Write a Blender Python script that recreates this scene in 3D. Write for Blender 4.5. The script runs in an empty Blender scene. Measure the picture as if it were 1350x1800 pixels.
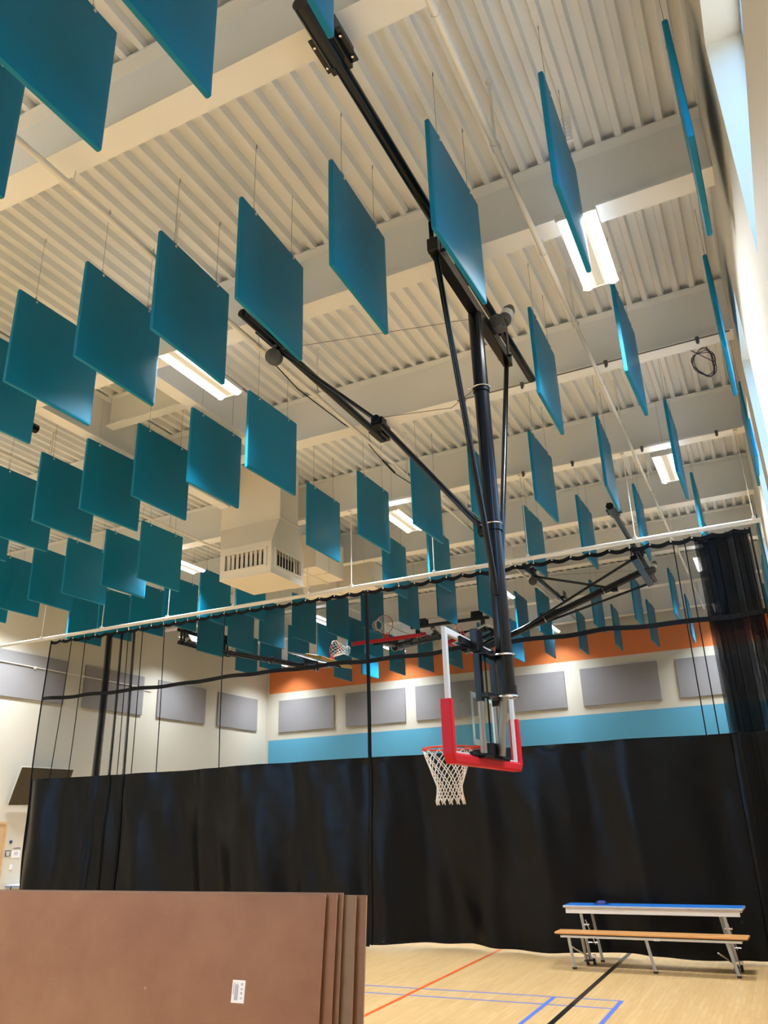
import bpy, math, random
from mathutils import Vector, Matrix, Euler
random.seed(7)
S = bpy.context.scene
COL = S.collection
PI = math.pi

# ------------------------------------------------------------------ camera
H = 1.96
yaw, pitch, roll, fpx = 0.442651, 0.373405, -0.0321114, 1380.49
cy, sy, cp, sp = math.cos(yaw), math.sin(yaw), math.cos(pitch), math.sin(pitch)
Fw = Vector((-sy*cp, cy*cp, sp)); r0 = Vector((cy, sy, 0)); u0 = r0.cross(Fw)
Rt = r0*math.cos(roll)+u0*math.sin(roll); Up = -r0*math.sin(roll)+u0*math.cos(roll)
cam = bpy.data.cameras.new('camera')
camo = bpy.data.objects.new('camera', cam); COL.objects.link(camo)
M3 = Matrix((Rt, Up, -Fw)).transposed()
camo.matrix_world = Matrix.Translation((0, 0, H)) @ M3.to_4x4()
cam.sensor_fit = 'VERTICAL'; cam.sensor_height = 36.0
cam.lens = fpx/1800.0*36.0
cam.clip_start = 0.02; cam.clip_end = 200
S.camera = camo
# ------------------------------------------------------------------ view, world, daylight
S.view_settings.view_transform = 'Standard'; S.view_settings.look = 'None'
S.view_settings.gamma = 1; S.view_settings.use_curve_mapping = False
S.view_settings.exposure = 0.42
SKY_STRENGTH = 7.5
LAMP_WATTS = 84.0
LAMP_COLOR = (0.88, 0.95, 1.0)
W = bpy.data.worlds.new('world'); S.world = W; W.use_nodes = True
nt = W.node_tree; bg = nt.nodes['Background']
tc = nt.nodes.new('ShaderNodeTexCoord'); sx = nt.nodes.new('ShaderNodeSeparateXYZ')
rp = nt.nodes.new('ShaderNodeValToRGB')
nt.links.new(tc.outputs['Generated'], sx.inputs[0]); nt.links.new(sx.outputs['Z'], rp.inputs[0])
rp.color_ramp.elements[0].position = 0.0; rp.color_ramp.elements[0].color = (0.30, 0.33, 0.34, 1)
rp.color_ramp.elements[1].position = 0.6; rp.color_ramp.elements[1].color = (0.18, 0.48, 1.0, 1)
e = rp.color_ramp.elements.new(0.06); e.color = (0.22, 0.55, 1.0, 1)
nt.links.new(rp.outputs[0], bg.inputs['Color']); bg.inputs['Strength'].default_value = SKY_STRENGTH
try:
    S.cycles.transparent_max_bounces = 24
    S.cycles.max_bounces = 10
    S.cycles.diffuse_bounces = 5
    S.cycles.sample_clamp_indirect = 6.0
    S.cycles.caustics_reflective = False; S.cycles.caustics_refractive = False
except Exception:
    pass

# ------------------------------------------------------------------ materials
def mat(name, col, rough=0.5, metal=0.0, spec=0.5, bump=0.0, bscale=40.0, var=0.0, vscale=3.0, coat=0.0):
    m = bpy.data.materials.new(name); m.use_nodes = True
    n = m.node_tree; b = n.nodes['Principled BSDF']
    b.inputs['Base Color'].default_value = (*col, 1); b.inputs['Roughness'].default_value = rough
    b.inputs['Metallic'].default_value = metal; b.inputs['Specular IOR Level'].default_value = spec
    b.inputs['Coat Weight'].default_value = coat; b.inputs['Coat Roughness'].default_value = 0.15
    t = n.nodes.new('ShaderNodeTexCoord')
    if var > 0:
        z = n.nodes.new('ShaderNodeTexNoise'); z.inputs['Scale'].default_value = vscale; z.inputs['Detail'].default_value = 4
        n.links.new(t.outputs['Object'], z.inputs['Vector'])
        mx = n.nodes.new('ShaderNodeMix'); mx.data_type = 'RGBA'
        mx.inputs['A'].default_value = (*[c*(1-var) for c in col], 1)
        mx.inputs['B'].default_value = (*[min(1, c*(1+var)) for c in col], 1)
        n.links.new(z.outputs['Fac'], mx.inputs['Factor']); n.links.new(mx.outputs['Result'], b.inputs['Base Color'])
    if bump > 0:
        z2 = n.nodes.new('ShaderNodeTexNoise'); z2.inputs['Scale'].default_value = bscale; z2.inputs['Detail'].default_value = 3
        n.links.new(t.outputs['Object'], z2.inputs['Vector'])
        bp = n.nodes.new('ShaderNodeBump'); bp.inputs['Strength'].default_value = bump; bp.inputs['Distance'].default_value = 0.02
        n.links.new(z2.outputs['Fac'], bp.inputs['Height']); n.links.new(bp.outputs['Normal'], b.inputs['Normal'])
    return m

def emis(name, col, strength, base=(0.9, 0.9, 0.9)):
    m = mat(name, base, 0.4); b = m.node_tree.nodes['Principled BSDF']
    b.inputs['Emission Color'].default_value = (*col, 1); b.inputs['Emission Strength'].default_value = strength
    return m

M = {}
M['wall'] = mat('cream_wall_paint', (0.60, 0.565, 0.485), 0.75, bump=0.05, bscale=90, var=0.03, vscale=1.2)
M['orange'] = mat('orange_wall_paint', (0.68, 0.185, 0.042), 0.7, bump=0.04, bscale=90, var=0.04)
M['blue_wall'] = mat('blue_wall_paint', (0.09, 0.36, 0.55), 0.7, bump=0.04, bscale=90, var=0.04)
M['deck'] = mat('off_white_deck_paint', (0.83, 0.84, 0.845), 0.55, var=0.04, vscale=2.0)
M['steel'] = mat('off_white_steel_paint', (0.84, 0.85, 0.855), 0.5, var=0.03, vscale=1.0)
M['duct'] = mat('cream_duct_paint', (0.78, 0.73, 0.65), 0.5, var=0.03, vscale=2.0)
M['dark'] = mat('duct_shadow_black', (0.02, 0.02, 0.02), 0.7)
M['white_metal'] = mat('white_fixture_enamel', (0.82, 0.82, 0.80), 0.4)
M['pipe'] = mat('white_pipe_paint', (0.76, 0.74, 0.70), 0.4)
M['teal'] = mat('teal_vinyl', (0.004, 0.19, 0.335), 0.42, spec=0.17, bump=0.10, bscale=7, var=0.06, vscale=2.5)
M['wire'] = mat('thin_steel_wire', (0.16, 0.15, 0.14), 0.45, metal=0.6)
M['grommet'] = mat('nickel_grommet', (0.80, 0.80, 0.78), 0.35)
M['black'] = mat('gloss_black_steel', (0.004, 0.005, 0.008), 0.22, spec=0.35)
M['chrome'] = mat('zinc_clamp', (0.75, 0.75, 0.77), 0.22, metal=1)
M['castgrey'] = mat('cast_grey_motor', (0.11, 0.11, 0.115), 0.45, metal=0.4, bump=0.5, bscale=60)
M['label'] = mat('white_label_paper', (0.85, 0.85, 0.85), 0.5)
M['yellow'] = mat('yellow_warning_ink', (0.85, 0.6, 0.05), 0.5)
M['ink'] = mat('grey_ink', (0.12, 0.12, 0.14), 0.6)
M['red'] = mat('red_edge_padding', (0.56, 0.007, 0.02), 0.4, spec=0.3)
M['rim'] = mat('red_rim_enamel', (0.70, 0.05, 0.02), 0.3)
M['netcord'] = mat('white_net_cord', (0.80, 0.77, 0.70), 0.7)
M['frame'] = mat('grey_white_board_frame', (0.62, 0.65, 0.68), 0.4)
M['mark'] = mat('white_board_marking', (0.80, 0.85, 0.85), 0.5)
M['oldwood'] = mat('yellow_edge_padding', (0.62, 0.42, 0.12), 0.5)
M['tube'] = mat('grey_adjuster_tube', (0.33, 0.31, 0.29), 0.3, metal=0.7)
M['vinyl'] = mat('black_curtain_vinyl', (0.003, 0.0034, 0.0042), 0.30, spec=0.17, bump=0.5, bscale=3.0)
M['webbing'] = mat('black_webbing', (0.003, 0.003, 0.0035), 0.5, spec=0.2)
M['greyfab'] = mat('grey_fabric', (0.26, 0.25, 0.26), 0.9, bump=0.15, bscale=300, var=0.06, vscale=1.5)
M['tv'] = mat('black_screen', (0.02, 0.014, 0.01), 0.25)
M['tvframe'] = mat('silver_screen_edge', (0.55, 0.53, 0.5), 0.4)
M['door'] = mat('maple_door_veneer', (0.58, 0.38, 0.20), 0.45, var=0.12, vscale=6)
M['purple'] = mat('violet_sign_strip', (0.20, 0.14, 0.35), 0.5)
M['navy'] = mat('navy_plastic', (0.01, 0.02, 0.16), 0.4)
M['bluetop'] = mat('blue_laminate', (0.015, 0.16, 0.55), 0.38)
M['cream_edge'] = mat('grey_table_edge', (0.42, 0.42, 0.43), 0.4)
M['apron'] = mat('white_steel_apron', (0.72, 0.71, 0.70), 0.4)
M['leg'] = mat('grey_leg_paint', (0.45, 0.45, 0.45), 0.35, metal=0.3)
M['rubber'] = mat('black_rubber', (0.01, 0.01, 0.01), 0.6)
M['coil'] = mat('navy_cable', (0.02, 0.02, 0.08), 0.4)
M['winframe'] = mat('blue_grey_aluminium', (0.30, 0.42, 0.55), 0.35, metal=0.4)
M['tube_light'] = emis('lit_lamp_lens', (1.0, 0.97, 0.92), 2.6)
M['line_orange'] = mat('orange_court_paint', (0.75, 0.12, 0.02), 0.3)
M['line_black'] = mat('black_court_paint', (0.012, 0.010, 0.009), 0.3)
M['line_blue'] = mat('blue_court_paint', (0.10, 0.19, 0.62), 0.3)
M['threshold'] = mat('pale_floor_edge', (0.70, 0.62, 0.45), 0.4)

def wood(name, c1, c2, c3, sx_, sy_, rough, axis='Y', spec=0.5):
    m = bpy.data.materials.new(name); m.use_nodes = True
    n = m.node_tree; b = n.nodes['Principled BSDF']; b.inputs['Roughness'].default_value = rough
    b.inputs['Specular IOR Level'].default_value = spec
    t = n.nodes.new('ShaderNodeTexCoord'); mp = n.nodes.new('ShaderNodeMapping')
    if axis == 'Y': mp.inputs['Rotation'].default_value = (0, 0, PI/2)
    n.links.new(t.outputs['Object'], mp.inputs['Vector'])
    br = n.nodes.new('ShaderNodeTexBrick')
    br.inputs['Scale'].default_value = 1.0; br.inputs['Brick Width'].default_value = sx_; br.inputs['Row Height'].default_value = sy_
    br.inputs['Mortar Size'].default_value = 0.0012; br.inputs['Mortar'].default_value = (*[c*0.7 for c in c2], 1)
    br.inputs['Color1'].default_value = (*c1, 1); br.inputs['Color2'].default_value = (*c2, 1)
    br.offset = 0.37; br.inputs['Bias'].default_value = 0.0
    n.links.new(mp.outputs[0], br.inputs['Vector'])
    mp2 = n.nodes.new('ShaderNodeMapping'); mp2.inputs['Scale'].default_value = (1.3, 14, 1)
    if axis == 'Y': mp2.inputs['Rotation'].default_value = (0, 0, 0); mp2.inputs['Scale'].default_value = (14, 1.3, 1)
    n.links.new(t.outputs['Object'], mp2.inputs['Vector'])
    z = n.nodes.new('ShaderNodeTexNoise'); z.inputs['Scale'].default_value = 2.2; z.inputs['Detail'].default_value = 6
    n.links.new(mp2.outputs[0], z.inputs['Vector'])
    mx = n.nodes.new('ShaderNodeMix'); mx.data_type = 'RGBA'; mx.blend_type = 'MIX'
    rr = n.nodes.new('ShaderNodeMapRange'); rr.inputs['From Min'].default_value = 0.42; rr.inputs['From Max'].default_value = 0.75
    rr.inputs['To Max'].default_value = 0.6
    n.links.new(z.outputs['Fac'], rr.inputs['Value']); n.links.new(rr.outputs[0], mx.inputs['Factor'])
    n.links.new(br.outputs['Color'], mx.inputs['A']); mx.inputs['B'].default_value = (*c3, 1)
    n.links.new(mx.outputs['Result'], b.inputs['Base Color'])
    return m
M['floor'] = wood('maple_strip_floor', (0.70, 0.47, 0.22), (0.62, 0.395, 0.17), (0.50, 0.31, 0.125), 0.9, 0.057, 0.30, 'Y')
M['seatwood'] = wood('oak_bench_laminate', (0.66, 0.33, 0.11), (0.62, 0.30, 0.10), (0.50, 0.22, 0.07), 2.0, 0.2, 0.35, 'X')

def board_mat(name, a, b_, rough=0.55):
    m = bpy.data.materials.new(name); m.use_nodes = True
    n = m.node_tree; b = n.nodes['Principled BSDF']; b.inputs['Roughness'].default_value = rough
    t = n.nodes.new('ShaderNodeTexCoord')
    z = n.nodes.new('ShaderNodeTexNoise'); z.inputs['Scale'].default_value = 1.6; z.inputs['Detail'].default_value = 8; z.inputs['Roughness'].default_value = 0.6
    n.links.new(t.outputs['Object'], z.inputs['Vector'])
    r = n.nodes.new('ShaderNodeValToRGB'); r.color_ramp.elements[0].position = 0.36; r.color_ramp.elements[1].position = 0.70
    r.color_ramp.elements[0].color = (*a, 1); r.color_ramp.elements[1].color = (*b_, 1)
    n.links.new(z.outputs['Fac'], r.inputs[0])
    mp = n.nodes.new('ShaderNodeMapping'); mp.inputs['Scale'].default_value = (3, 60, 160)
    n.links.new(t.outputs['Object'], mp.inputs['Vector'])
    z2 = n.nodes.new('ShaderNodeTexNoise'); z2.inputs['Scale'].default_value = 3.0; z2.inputs['Detail'].default_value = 2
    n.links.new(mp.outputs[0], z2.inputs['Vector'])
    mx = n.nodes.new('ShaderNodeMix'); mx.data_type = 'RGBA'; mx.blend_type = 'MULTIPLY'; mx.inputs['Factor'].default_value = 0.16
    n.links.new(r.outputs[0], mx.inputs['A']); n.links.new(z2.outputs['Fac'], mx.inputs['B'])
    n.links.new(mx.outputs['Result'], b.inputs['Base Color'])
    return m
M['board'] = board_mat('reddish_brown_hardboard', (0.245, 0.105, 0.048), (0.31, 0.150, 0.074))
M['board2'] = board_mat('brown_hardboard', (0.225, 0.108, 0.057), (0.29, 0.155, 0.085))
M['board3'] = board_mat('tan_plywood', (0.22, 0.13, 0.072), (0.29, 0.18, 0.105))
M['board_edge'] = mat('pale_board_edge', (0.42, 0.27, 0.17), 0.7)

def net_mat(name, opacity, col):
    m = bpy.data.materials.new(name); m.use_nodes = True
    n = m.node_tree; b = n.nodes['Principled BSDF']
    b.inputs['Base Color'].default_value = (*col, 1); b.inputs['Roughness'].default_value = 0.5
    b.inputs['Specular IOR Level'].default_value = 0.12
    t = n.nodes.new('ShaderNodeBsdfTransparent'); mx = n.nodes.new('ShaderNodeMixShader'); mx.inputs[0].default_value = opacity
    n.links.new(t.outputs[0], mx.inputs[1]); n.links.new(b.outputs[0], mx.inputs[2])
    n.links.new(mx.outputs[0], n.nodes['Material Output'].inputs['Surface'])
    return m
M['net'] = net_mat('fine_black_mesh', 0.43, (0.004, 0.0045, 0.006))
M['net2'] = net_mat('fine_black_mesh_right', 0.36, (0.004, 0.0045, 0.006))
def glass_mat(name, tint, refl):
    m = bpy.data.materials.new(name); m.use_nodes = True
    n = m.node_tree; b = n.nodes['Principled BSDF']; n.nodes.remove(b)
    t = n.nodes.new('ShaderNodeBsdfTransparent'); t.inputs[0].default_value = (*tint, 1)
    g = n.nodes.new('ShaderNodeBsdfGlossy'); g.inputs['Roughness'].default_value = 0.03
    mx = n.nodes.new('ShaderNodeMixShader'); mx.inputs[0].default_value = refl
    n.links.new(t.outputs[0], mx.inputs[1]); n.links.new(g.outputs[0], mx.inputs[2])
    n.links.new(mx.outputs[0], n.nodes['Material Output'].inputs['Surface'])
    return m
M['glass'] = glass_mat('backboard_glass', (0.93, 0.96, 0.95), 0.05)
M['pane'] = glass_mat('window_glass', (0.95, 0.98, 1.0), 0.04)

# ------------------------------------------------------------------ mesh helpers
class MB:
    def __init__(s): s.v = []; s.f = []; s.mi = []
    def add(s, vs, fs, mi=0):
        o = len(s.v); s.v += [tuple(v) for v in vs]
        for f in fs: s.f.append(tuple(i+o for i in f)); s.mi.append(mi)
        return s
    def box(s, lo, hi, mi=0, R=None, c=None):
        x0, y0, z0 = lo; x1, y1, z1 = hi
        vs = [Vector(p) for p in ((x0,y0,z0),(x1,y0,z0),(x1,y1,z0),(x0,y1,z0),(x0,y0,z1),(x1,y0,z1),(x1,y1,z1),(x0,y1,z1))]
        if R is not None:
            cc = Vector(c) if c is not None else sum(vs, Vector())/8
            vs = [R @ (v-cc)+cc for v in vs]
        return s.add(vs, [(0,3,2,1),(4,5,6,7),(0,1,5,4),(1,2,6,5),(2,3,7,6),(3,0,4,7)], mi)
    def path(s, pts, r, n=8, mi=0, closed=False, caps=True):
        pts = [Vector(p) for p in pts]; rs = r if isinstance(r, (list, tuple)) else [r]*len(pts)
        L = len(pts); rings = []; prev = None
        for i, p in enumerate(pts):
            if closed: d = pts[(i+1) % L]-pts[i-1]
            else: d = pts[min(i+1, L-1)]-pts[max(i-1, 0)]
            if d.length < 1e-9: d = Vector((0, 0, 1))
            d.normalize()
            if prev is None:
                a = Vector((0, 0, 1)) if abs(d.z) < 0.9 else Vector((1, 0, 0)); u = d.cross(a).normalized()
            else:
                u = (prev-d*prev.dot(d))
                u = u.normalized() if u.length > 1e-6 else d.orthogonal().normalized()
            prev = u; w = d.cross(u)
            rings.append([p+(u*math.cos(2*PI*k/n)+w*math.sin(2*PI*k/n))*rs[i] for k in range(n)])
        vs = [v for q in rings for v in q]; fs = []
        for i in range(L if closed else L-1):
            j = (i+1) % L
            for k in range(n):
                fs.append((i*n+k, i*n+(k+1) % n, j*n+(k+1) % n, j*n+k))
        if caps and not closed:
            fs.append(tuple(range(n-1, -1, -1))); fs.append(tuple((L-1)*n+k for k in range(n)))
        return s.add(vs, fs, mi)
    def lathe(s, prof, c, axis=(0, 0, 1), n=20, mi=0):
        a = Vector(axis).normalized(); u = a.orthogonal().normalized(); w = a.cross(u); c = Vector(c)
        vs = []; fs = []
        for (r, h) in prof:
            for k in range(n): vs.append(c+a*h+(u*math.cos(2*PI*k/n)+w*math.sin(2*PI*k/n))*r)
        for i in range(len(prof)-1):
            for k in range(n): fs.append((i*n+k, i*n+(k+1) % n, (i+1)*n+(k+1) % n, (i+1)*n+k))
        fs.append(tuple(range(n-1, -1, -1))); fs.append(tuple((len(prof)-1)*n+k for k in range(n)))
        return s.add(vs, fs, mi)
    def grid(s, P, mi=0):
        nu = len(P); nv = len(P[0]); vs = [p for r_ in P for p in r_]
        fs = [(i*nv+j, (i+1)*nv+j, (i+1)*nv+j+1, i*nv+j+1) for i in range(nu-1) for j in range(nv-1)]
        return s.add(vs, fs, mi)
    def build(s, name, m, parent=None, smooth=False, bevel=0.0, loc=None):
        me = bpy.data.meshes.new(name)
        off = Vector(loc) if loc is not None else Vector((0, 0, 0))
        me.from_pydata([tuple(Vector(v)-off) for v in s.v], [], s.f); 
        for mm in (m if isinstance(m, (list, tuple)) else [m]): me.materials.append(mm)
        me.polygons.foreach_set('material_index', s.mi)
        me.update()
        o = bpy.data.objects.new(name, me); COL.objects.link(o); o.location = off
        if parent is not None: o.parent = parent
        if smooth:
            me.polygons.foreach_set('use_smooth', [True]*len(me.polygons))
            try: me.set_sharp_from_angle(angle=math.radians(40))
            except Exception: pass
        if bevel > 0:
            bv = o.modifiers.new('bevel', 'BEVEL'); bv.width = bevel; bv.segments = 2; bv.limit_method = 'ANGLE'
        return o

def tag(o, label, cat, group=None):
    o['label'] = label; o['category'] = cat
    if group: o['group'] = group
    return o
def thing(name, label, cat, loc=(0, 0, 0), rz=0.0, group=None):
    o = bpy.data.objects.new(name, None); COL.objects.link(o); o.empty_display_size = 0.1
    o.location = loc; o.rotation_euler = (0, 0, rz)
    return tag(o, label, cat, group)
def struct(o): o['kind'] = 'structure'; return o
def copy_tree(o, parent=None):
    c = o.copy(); COL.objects.link(c)
    if parent is not None: c.parent = parent
    for ch in list(o.children):
        copy_tree(ch, c)
    return c
ORD = ['first', 'second', 'third', 'fourth', 'fifth', 'sixth', 'seventh', 'eighth', 'ninth', 'tenth', 'eleventh',
       'twelfth', 'thirteenth', 'fourteenth', 'fifteenth', 'sixteenth', 'seventeenth', 'eighteenth']

# ------------------------------------------------------------------ room shell
XL, XR, YB, YF, ZD = -17.5, 0.45, 25.8, -5.0, 8.6
ZT = 8.78
b = MB(); b.box((XL-0.3, YF-0.3, -0.2), (XR+0.35, YB+0.3, 0.0)); floor = struct(b.build('floor', M['floor']))
def line(x0, y0, x1, y1, m, z=0.0012):
    q = MB(); q.add([(x0, y0, z), (x1, y0, z), (x1, y1, z), (x0, y1, z)], [(0, 1, 2, 3)]); return q.build('court_line', m, floor)
line(-4.60, -4, -4.545, 25.5, M['line_orange'], 0.0016)
line(-2.63, -4, -2.565, 25.5, M['line_black'], 0.0020)
line(-15.5, 10.23, -2.10, 10.27, M['line_blue'], 0.0010)
line(-15.5, 9.83, -2.10, 9.87, M['line_blue'], 0.0008)
line(-2.15, -1, -2.10, 10.27, M['line_blue'], 0.0012)
line(-2.91, -1, -2.86, 10.27, M['line_blue'], 0.0014)
# corrugated roof deck
b = MB(); prof = []; x = XL-0.1; p_ = 0.2075
while x < XR+0.32:
    prof += [(x, ZD), (x+0.062, ZD), (x+0.087, ZD+0.082), (x+p_-0.025, ZD+0.082)]; x += p_
ys = [YF-0.2, YB+0.2]
b.grid([[(px_, y, pz) for y in ys] for (px_, pz) in prof])
b.box((XL-0.3, YF-0.3, ZT), (XR+0.35, YB+0.3, ZT+0.1))
ceil = struct(b.build('ceiling', M['deck']))
# walls
b = MB(); b.box((XL-0.3, YF-0.3, 0), (XL, YB+0.3, ZT)); struct(b.build('wall_left', M['wall']))
b = MB()
zs = [0, 3.60, 4.85, 6.60, 7.43, ZT]
xa, xb = XL+0.12, XR
b.box((XL-0.3, YB+0.002, 0), (XR+0.35, YB+0.3, ZT), 0)
b.add([(XL, YB, 0), (XR, YB, 0), (XR, YB, 3.3), (XL, YB, 3.3)], [(0, 1, 2, 3)], 0)
for (z0, z1, mi) in ((3.3, 4.87, 1), (4.87, 6.60, 0), (6.60, 7.43, 2), (7.43, ZT, 0)):
    if mi == 0: b.add([(XL, YB, z0), (XR, YB, z0), (XR, YB, z1), (XL, YB, z1)], [(0, 1, 2, 3)], 0)
    else:
        b.add([(XL, YB, z0), (xa, YB, z0), (xa, YB, z1), (XL, YB, z1)], [(0, 1, 2, 3)], 0)
        b.add([(xa, YB, z0), (XR, YB, z0), (XR, YB, z1), (xa, YB, z1)], [(0, 1, 2, 3)], mi)
struct(b.build('wall_back', [M['wall'], M['blue_wall'], M['orange']]))
# wall on the right, with clerestory window openings
WZ0, WZ1 = 5.27, 7.15
WIN = [(-2.0, -0.1), (2.9, 4.78), (7.98, 9.60), (10.50, 12.10), (15.70, 17.30), (18.20, 19.80)]
WT = 0.34
b = MB(); b.box((XR, YF-0.3, 0), (XR+WT, YB+0.3, WZ0)); b.box((XR, YF-0.3, WZ1), (XR+WT, YB+0.3, ZT))
y = YF-0.3
for (a, c) in WIN: b.box((XR, y, WZ0), (XR+WT, a, WZ1)); y = c
b.box((XR, y, WZ0), (XR+WT, YB+0.3, WZ1)); struct(b.build('wall_right', M['wall']))
def portal(loc, rot, sx__, sy__):
    l = bpy.data.lights.new('daylight_portal', 'AREA'); l.shape = 'RECTANGLE'; l.size = sx__; l.size_y = sy__
    l.cycles.is_portal = True
    o = bpy.data.objects.new('daylight_portal', l); COL.objects.link(o); o.location = loc; o.rotation_euler = rot
def window(n, lo, hi, axis, d):
    # lo/hi = opening in (along, z); axis x-normal or y-normal, d = plane coordinate
    def P(a, dd, z): return (d+dd, a, z) if axis == 'X' else (a, d+dd, z)
    w = bpy.data.objects.new('window_%d' % n, None); COL.objects.link(w); struct(w)
    (a0, z0), (a1, z1) = lo, hi; t = 0.05
    def bx(q, a, bb, za, zb, d0, d1):
        p0, p1 = P(a, d0, za), P(bb, d1, zb)
        q.box(tuple(min(i, j) for i, j in zip(p0, p1)), tuple(max(i, j) for i, j in zip(p0, p1)))
    q = MB(); bx(q, a0, a1, z0, z0+t, 0, .06); bx(q, a0, a1, z1-t, z1, 0, .06); bx(q, a0, a0+t, z0+t, z1-t, 0, .06); bx(q, a1-t, a1, z0+t, z1-t, 0, .06)
    nm = max(1, int(round((a1-a0)/1.9)))
    for k in range(1, nm): bx(q, a0+(a1-a0)*k/nm-t/2, a0+(a1-a0)*k/nm+t/2, z0+t, z1-t, 0, .06)
    bx(q, a0+t, a1-t, (z0*.62+z1*.38)-t/2, (z0*.62+z1*.38)+t/2, 0.005, .055)
    q.build('window_frame', M['winframe'], w)
    q = MB(); bx(q, a0+t, a1-t, z0+t, z1-t, .025, .031); q.build('window_pane', M['pane'], w)
for i, (a, c) in enumerate(WIN):
    window(i+1, (a, WZ0), (c, WZ1), 'X', XR+0.24)
    portal((XR+WT+0.02, (a+c)/2, (WZ0+WZ1)/2), (0, PI/2, 0), WZ1-WZ0, c-a)
# wall behind the camera, tall daylight windows
b = MB(); FW = [(-16.2, -12.2), (-10.8, -6.8)]
FZ0, FZ1 = 4.6, 7.3
b.box((XL-0.3, YF-0.3, 0), (XR+0.35, YF, FZ0)); b.box((XL-0.3, YF-0.3, FZ1), (XR+0.35, YF, ZT)); x = XL-0.3
for (a, c) in FW: b.box((x, YF-0.3, FZ0), (a, YF, FZ1)); x = c
b.box((x, YF-0.3, FZ0), (XR+0.35, YF, FZ1)); struct(b.build('wall_front', M['wall']))
for i, (a, c) in enumerate(FW):
    window(len(WIN)+i+1, (a, FZ0), (c, FZ1), 'Y', YF-0.24)
    portal(((a+c)/2, YF-0.32, (FZ0+FZ1)/2), (PI/2, 0, 0), c-a, FZ1-FZ0)
for nm, lo, hi in (('baseboard_left', (XL, YF, 0), (XL+0.015, YB, 0.1)), ('baseboard_back', (XL+.02, YB-0.015, 0), (XR-.02, YB, 0.1)),
                   ('baseboard_right', (XR-0.015, YF, 0), (XR, YB, 0.1))):
    b = MB(); b.box(lo, hi); struct(b.build(nm, M['rubber']))

# ------------------------------------------------------------------ roof beams
BEAMY = [-2.30, 0.79, 3.88, 6.93, 10.02, 13.12, 16.20, 19.3, 22.4, 25.5]
BZ = 7.80
def ibeam_x(x0, x1, y, zb, zt, w=0.28):
    q = MB(); q.box((x0, y-w/2, zb), (x1, y+w/2, zb+0.022)); q.box((x0, y-w/2, zt-0.022), (x1, y+w/2, zt)); q.box((x0, y-0.008, zb+0.022), (x1, y+0.008, zt-0.022)); return q
def ibeam_y(y0, y1, x, zb, zt, w=0.22):
    q = MB(); q.box((x-w/2, y0, zb), (x+w/2, y1, zb+0.02)); q.box((x-w/2, y0, zt-0.02), (x+w/2, y1, zt)); q.box((x-0.008, y0, zb+0.02), (x+0.008, y1, zt-0.02)); return q
front = [y for y in BEAMY]
for i, y in enumerate(BEAMY):
    w = 0.28 if i < 9 else 0.24
    o = ibeam_x(XL+0.002, XR-0.002, y, BZ, ZD-0.001, w).build('roof_beam', M['steel'])
    if i < 2: lab = 'off-white steel roof beam overhead behind the viewpoint, %s of two' % ORD[i]
    elif i < 9: lab = 'off-white steel roof beam crossing the hall, %s in view from the camera' % ORD[i-2]
    else: lab = 'off-white steel roof beam tight against the back wall'
    tag(o, lab, 'beam', 'steel roof beams')
for (x, y0, y1, lab) in ((-9.02, 3.9, 16.1, 'off-white steel girder running lengthwise, left of the ceiling air diffuser'),
                         (-6.95, 6.95, 10.0, 'off-white steel girder running lengthwise beside the lit lamp on the left')):
    ys_ = [v for v in BEAMY if y0-0.1 <= v <= y1+0.1]
    q = MB()
    for a, c in zip(ys_[:-1], ys_[1:]):
        for (lo, hi) in (((x-.11, a+.15, BZ), (x+.11, c-.15, BZ+.02)), ((x-.11, a+.15, ZD-.021), (x+.11, c-.15, ZD-.001)), ((x-.008, a+.01, BZ+.02), (x+.008, c-.01, ZD-.021))):
            q.box(lo, hi)
    tag(q.build('roof_girder', M['steel']), lab, 'beam', 'lengthwise girders')
q = ibeam_x(-8.90, -7.07, 8.40, 8.05, ZD-0.001, 0.18)
tag(q.build('roof_beam', M['steel']), 'short shallow off-white beam between the two lengthwise girders', 'beam', 'steel roof beams')

# ------------------------------------------------------------------ lamps
def make_lamp():
    t = thing('ceiling_lamp', '', 'lamp')
    q = MB(); q.box((-0.20, -0.625, 0.0), (0.20, 0.625, 0.055)); q.box((-0.05, -0.62, -0.012), (0.05, 0.62, 0.0)); q.build('housing', M['white_metal'], t, bevel=0.006)
    for s in (-1, 1):
        q = MB()
        pr = [(math.cos(a)*0.052, -0.004-math.sin(a)*0.045) for a in [PI*k/8 for k in range(9)]]
        q.grid([[(s*0.138+px_, y, pz) for y in (-0.62, 0.62)] for (px_, pz) in pr])
        for y in (-0.62, 0.62): q.add([(s*0.138+px_, y, pz) for (px_, pz) in pr], [tuple(range(9))])
        q.build('lens', M['tube_light'], t)
    for y in (-0.625, 0.625):
        q = MB(); q.box((-0.205, y-0.008, -0.03), (0.205, y+0.008, 0.06)); q.build('end_cap', M['white_metal'], t, bevel=0.004)
    for y in (-0.45, 0.45):
        q = MB(); q.path([(-0.15, y, 0.05), (0, y, 0.24)], 0.002, 5); q.path([(0.15, y, 0.05), (0, y, 0.24)], 0.002, 5); q.path([(0, y, 0.24), (0, y, ZD-7.52)], 0.002, 5)
        q.build('suspension_wire', M['wire'], t)
    return t
lamp0 = make_lamp(); first = True
XS = [-0.86, -5.97, -11.52, -16.15]; YS = [-4.0, 0.9, 7.1, 13.42, 19.75, 24.7]
side = ['nearest the window wall', 'second column from the window wall', 'third column from the window wall', 'column nearest the left wall']
rown = {7.1: 'first row in view', 13.42: 'second row, by the curtain', 19.75: 'row beyond the divider curtain', 24.7: 'row beside the back wall', 0.9: 'row over the viewpoint', -4.0: 'row behind the viewpoint'}
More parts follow.
